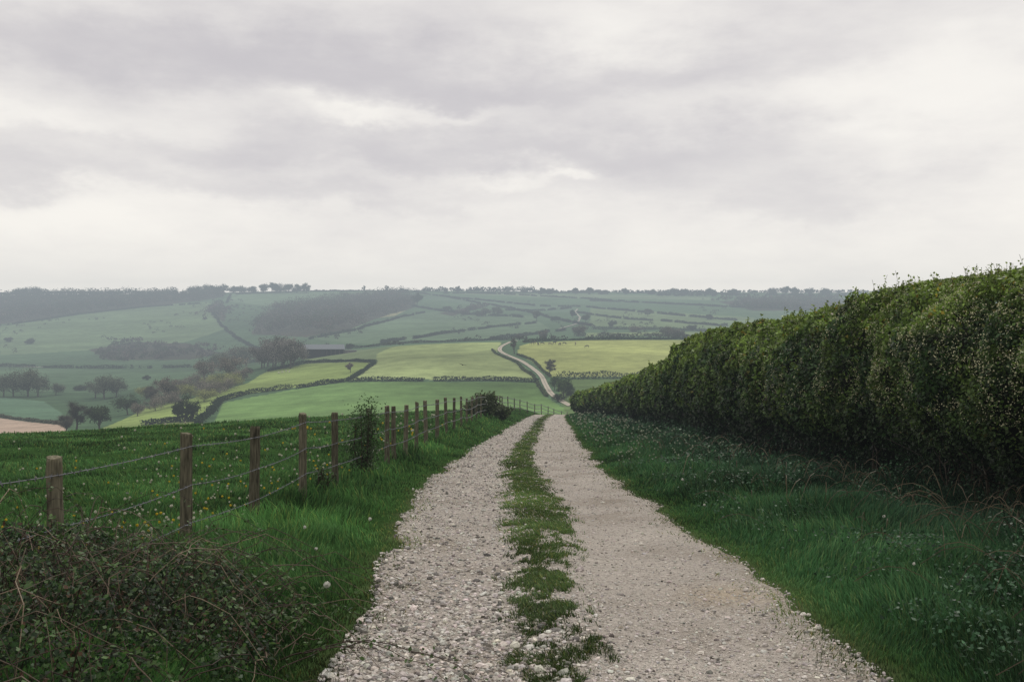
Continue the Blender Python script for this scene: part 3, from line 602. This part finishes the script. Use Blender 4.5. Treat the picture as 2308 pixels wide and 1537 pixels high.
for k in range(5): boxm('post_%d'%k,(L*(.08+.1*k),-Wd/2+.15,H/2-1),(.25,.25,H+2),(.1,.09,.08))
boxm('lean_to_wall',(L*.66,0,0),(L*.3,5,4.4),(.16,.15,.14)); boxm('lean_to_roof',(L*.66,0,2.4),(L*.32,5.6,.2),(.25,.25,.25))
# ------------------------------------------------ animals
def skin_obj(name,nodes,edges,col,sub=1):
    me=bpy.data.meshes.new(name); me.from_pydata([n[0] for n in nodes],edges,[]); o=bpy.data.objects.new(name,me); bpy.context.collection.objects.link(o)
    sk=o.modifiers.new('s','SKIN'); 
    lay=me.skin_vertices[0].data if me.skin_vertices else None
    if lay:
        for i,n in enumerate(nodes): lay[i].radius=(n[1],n[1]); 
        lay[0].use_root=True
    o.modifiers.new('d','SUBSURF').levels=sub; o.modifiers['d'].render_levels=sub
    m,N,L2=newmat(name+'_coat'); out=N.new('ShaderNodeOutputMaterial'); p=N.new('ShaderNodeBsdfPrincipled'); no=N.new('ShaderNodeTexNoise'); no.inputs['Scale'].default_value=3
    r=N.new('ShaderNodeValToRGB'); r.color_ramp.elements[0].color=tuple(c*.7 for c in col)+(1,); r.color_ramp.elements[1].color=tuple(c*1.3 for c in col)+(1,)
    L2.new(no.outputs['Fac'],r.inputs[0]); L2.new(r.outputs[0],p.inputs['Base Color']); p.inputs['Roughness'].default_value=.7; L2.new(p.outputs[0],out.inputs[0]); me.materials.append(m)
    return o
def horse_nodes(graze,s=1.,r=1.):
    N=[((0,0,1.15),.27*r),((-.55,0,1.2),.27*r),((.5,0,1.17),.29*r),((-.85,0,1.15),.16*r)]
    E=[(0,1),(0,2),(1,3)]
    if graze: pts=[((.85,0,1.05),.17*r),((1.15,0,.65),.11*r),((1.3,0,.35),.10*r),((1.38,0,.08),.06*r)]
    else: pts=[((.8,0,1.35),.18*r),((1.1,0,1.75),.12*r),((1.3,0,1.78),.10*r),((1.55,0,1.6),.06*r)]
    a=2
    for p in pts: N.append(p);E.append((a,len(N)-1));a=len(N)-1
    for side in (.16,-.16):
        a=2
        for p in [((.52,side,.85),.12*r),((.54,side,.5),.06*r),((.5,side,.12),.045*r),((.55,side,.03),.055*r)]: N.append(p);E.append((a,len(N)-1));a=len(N)-1
    for side in(.17,-.17):
        a=1
        for p in [((-.55,side,.85),.14*r),((-.75,side,.52),.065*r),((-.68,side,.12),.045*r),((-.63,side,.03),.055*r)]: N.append(p);E.append((a,len(N)-1));a=len(N)-1
    a=3
    for p in [((-1.0,0,.95),.05),((-1.02,0,.55),.06)]: N.append(p);E.append((a,len(N)-1));a=len(N)-1
    return [((p[0]*s,p[1]*s,p[2]*s),q*s) for p,q in N],E
cols=[(.03,.022,.018),(.06,.035,.02),(.025,.02,.02),(.12,.09,.06)]
for i,(x,y) in enumerate(((1200,777),(1213,779),(1222,777),(1240,779),(1250,776),(1262,779),(1272,777),(1297,778),(1323,784),(1206,775))):
    N_,E_=horse_nodes(i%3!=1); o=skin_obj('horse',N_,E_,cols[i%4]); p=sight(x,y,300); o.location=p+np.array([0,0,.02]); o.rotation_euler=(0,0,rng.choice([0,math.pi])+rng.normal(0,.5)); 
for i,(x,y) in enumerate(((636,840),(645,838),(652,839),(628,842))):
    N_,E_=horse_nodes(True,.52,1.25); o=skin_obj('sheep',N_,E_,(.5,.47,.4)); o.location=sight(x,y,300); o.rotation_euler=(0,0,rng.uniform(0,6.28))
def crow(loc,yaw,bank):
    body=np.array([[-.28,0,0],[-.12,0,.01],[.05,0,.02],[.17,0,.02],[.24,0,.015],[.30,0,0]]); v,f=tube(body,[.05,.06,.07,.045,.035,.008],8); G=Geo(); k=np.array([.012,.012,.014]); G.add(v,f,k)
    for s in(1,-1):
        w=np.array([[.10,0,.02],[.13,s*.2,.07],[.10,s*.42,.09],[-.02,s*.56,.07],[-.10,s*.46,.07],[-.10,s*.25,.05],[-.10,0,.02]]); f=np.array([[0,1,6],[1,5,6],[1,2,5],[2,4,5],[2,3,4]])
        G.add(w,f,k); G.add(w-[0,0,.008],f[:,::-1],k)
    t=np.array([[-.22,.03,0],[-.22,-.03,0],[-.42,-.08,0],[-.42,.08,0]]); G.add(t,[[0,1,2],[0,2,3]],k)
    o=G.make('crow',M_plain); o.location=loc; o.rotation_euler=(bank,0,yaw)
d=130; crow(((1043-1154)/F0*d,d,-(822-768)/F0*d+EYE),1.35,.25); d=170; crow(((830-1154)/F0*d,d,-(779-768)/F0*d+EYE),1.7,-.2)
# ------------------------------------------------ haze: absorbing air box, with emission added in place of scattered light
def airbox():
    x0,x1,y0,y1,z0,z1=-2200,2200,-40,1960,-90,118
    V=np.array([[x,y,z] for x in(x0,x1) for y in(y0,y1) for z in(z0,z1)],float); F=np.array([[0,1,3,2],[4,6,7,5],[0,4,5,1],[2,3,7,6],[0,2,6,4],[1,5,7,3]])
    m,N,L=newmat('haze_mat'); out=N.new('ShaderNodeOutputMaterial'); a=N.new('ShaderNodeVolumeAbsorption'); e=N.new('ShaderNodeEmission'); s=N.new('ShaderNodeAddShader')
    dn=.00050; a.inputs['Color'].default_value=(0,0,0,1); a.inputs['Density'].default_value=dn
    e.inputs['Color'].default_value=(.40,.455,.49,1); e.inputs['Strength'].default_value=dn
    L.new(a.outputs[0],s.inputs[0]); L.new(e.outputs[0],s.inputs[1]); L.new(s.outputs[0],out.inputs['Volume']); mk('haze',V,F,None,m)
airbox()
# ------------------------------------------------ sky
SE,SA=math.radians(48),math.radians(25)
w=bpy.data.worlds.new('World'); bpy.context.scene.world=w; w.use_nodes=True; N=w.node_tree.nodes; L=w.node_tree.links; N.clear()
out=N.new('ShaderNodeOutputWorld'); sk=N.new('ShaderNodeTexSky'); sk.sky_type='NISHITA'; sk.sun_disc=False; sk.sun_elevation=SE; sk.sun_rotation=SA
b1=N.new('ShaderNodeBackground'); b1.inputs[1].default_value=.08; L.new(sk.outputs[0],b1.inputs[0])
tc=N.new('ShaderNodeTexCoord'); sp=N.new('ShaderNodeSeparateXYZ'); L.new(tc.outputs['Generated'],sp.inputs[0])
def M(op,a,b=None,c=None):
    n=N.new('ShaderNodeMath'); n.operation=op
    for i,v in enumerate((a,b,c)):
        if v is None: continue
        if isinstance(v,(int,float)): n.inputs[i].default_value=v
        else: L.new(v,n.inputs[i])
    return n.outputs[0]
az=M('ARCTAN2',sp.outputs[0],sp.outputs[1]); el=M('ARCSINE',sp.outputs[2])
def noise(sa,se,scale,det,off=0,rough=.55):
    cb=N.new('ShaderNodeCombineXYZ'); L.new(M('MULTIPLY',az,sa),cb.inputs[0]); L.new(M('MULTIPLY',el,se),cb.inputs[1]); cb.inputs[2].default_value=off
    no=N.new('ShaderNodeTexNoise'); no.inputs['Scale'].default_value=scale; no.inputs['Detail'].default_value=det; no.inputs['Roughness'].default_value=rough; L.new(cb.outputs[0],no.inputs['Vector']); return no.outputs['Fac']
w1=M('MULTIPLY',M('SUBTRACT',noise(1,2.2,5,4,3.,.58),.5),.28); w2=M('MULTIPLY',M('SUBTRACT',noise(1,2.0,7,5,7.,.6),.5),.11)
azw=M('ADD',az,w1); elw=M('ADD',el,w2)
blobs=[(500,130,950,75,-.52),(1150,200,500,38,-.22),(560,335,700,42,-.30),(950,310,420,55,-.26),(1500,370,420,70,-.44),(1750,290,300,40,-.22),(700,430,500,28,-.26),(1900,440,300,36,-.26),(1700,150,250,60,-.18),
 (60,380,250,35,-.28),(780,258,110,20,.42),(980,238,180,22,.30),(2150,200,280,110,.52),(1380,70,260,80,.36),(150,480,350,50,.25),(1150,400,160,30,.36),(1330,410,60,14,.38),(60,270,260,25,.26)]
f=M('ADD',.59,M('MULTIPLY',M('SUBTRACT',noise(1,3.0,4.5,6,11.,.6),.5),1.05))
for x,y,rx,ry,am in blobs:
    a0=math.atan((x-1154)/F0); e0=math.atan((768-y)/F0*math.cos(a0)); 
    q1=M('DIVIDE',M('SUBTRACT',azw,a0),rx/F0); q1=M('MULTIPLY',q1,q1); q2=M('DIVIDE',M('SUBTRACT',elw,e0),ry/F0); q2=M('MULTIPLY_ADD',q2,q2,q1)
    f=M('MULTIPLY_ADD',M('EXPONENT',M('MULTIPLY',q2,-1.)),am,f)
hz=M('EXPONENT',M('MULTIPLY',M('ABSOLUTE',el),-11.)); f=M('ADD',f,M('MULTIPLY',hz,.35))
mr=N.new('ShaderNodeMapRange'); mr.interpolation_type='SMOOTHSTEP'; L.new(f,mr.inputs[0]); mr.inputs[1].default_value=-.1; mr.inputs[2].default_value=1.1
mx=N.new('ShaderNodeMix'); mx.data_type='RGBA'; L.new(mr.outputs[0],mx.inputs[0]); mx.inputs[6].default_value=(.60,.56,.58,1); mx.inputs[7].default_value=(1.0,.955,.895,1)
mw=N.new('ShaderNodeMix'); mw.data_type='RGBA'; mw.blend_type='MULTIPLY'; L.new(M('EXPONENT',M('MULTIPLY',M('ABSOLUTE',el),-9.)),mw.inputs[0]); L.new(mx.outputs[2],mw.inputs[6]); mw.inputs[7].default_value=(1.0,.93,.84,1)
b2=N.new('ShaderNodeBackground'); L.new(mw.outputs[2],b2.inputs[0])
hb=M('ADD',M('MULTIPLY',M('EXPONENT',M('MULTIPLY',M('ABSOLUTE',el),-10.)),1.05),1.02)
zen=M('MULTIPLY',M('MAXIMUM',M('SUBTRACT',el,.4),0.),.6); L.new(M('ADD',hb,zen),b2.inputs[1])
ms=N.new('ShaderNodeMixShader'); ms.inputs[0].default_value=.93; L.new(b1.outputs[0],ms.inputs[1]); L.new(b2.outputs[0],ms.inputs[2]); L.new(ms.outputs[0],out.inputs['Surface'])
sl=bpy.data.lights.new('sun','SUN'); sl.energy=1.4; sl.angle=math.radians(10); sl.color=(1,.95,.87); so=bpy.data.objects.new('sun',sl); bpy.context.collection.objects.link(so)
from mathutils import Vector
dv=Vector((math.sin(SA)*math.cos(SE),math.cos(SA)*math.cos(SE),math.sin(SE))); so.rotation_euler=dv.to_track_quat('Z','Y').to_euler()
cam=bpy.data.cameras.new('camera'); cam.lens=35; cam.sensor_width=36; cam.clip_end=9000; cam.clip_start=.05
co=bpy.data.objects.new('camera',cam); co.location=(0,0,EYE); co.rotation_euler=(math.radians(90),0,0); bpy.context.collection.objects.link(co)
sc=bpy.context.scene; sc.camera=co; sc.view_settings.view_transform='Standard'; sc.view_settings.look='None'; sc.view_settings.exposure=0
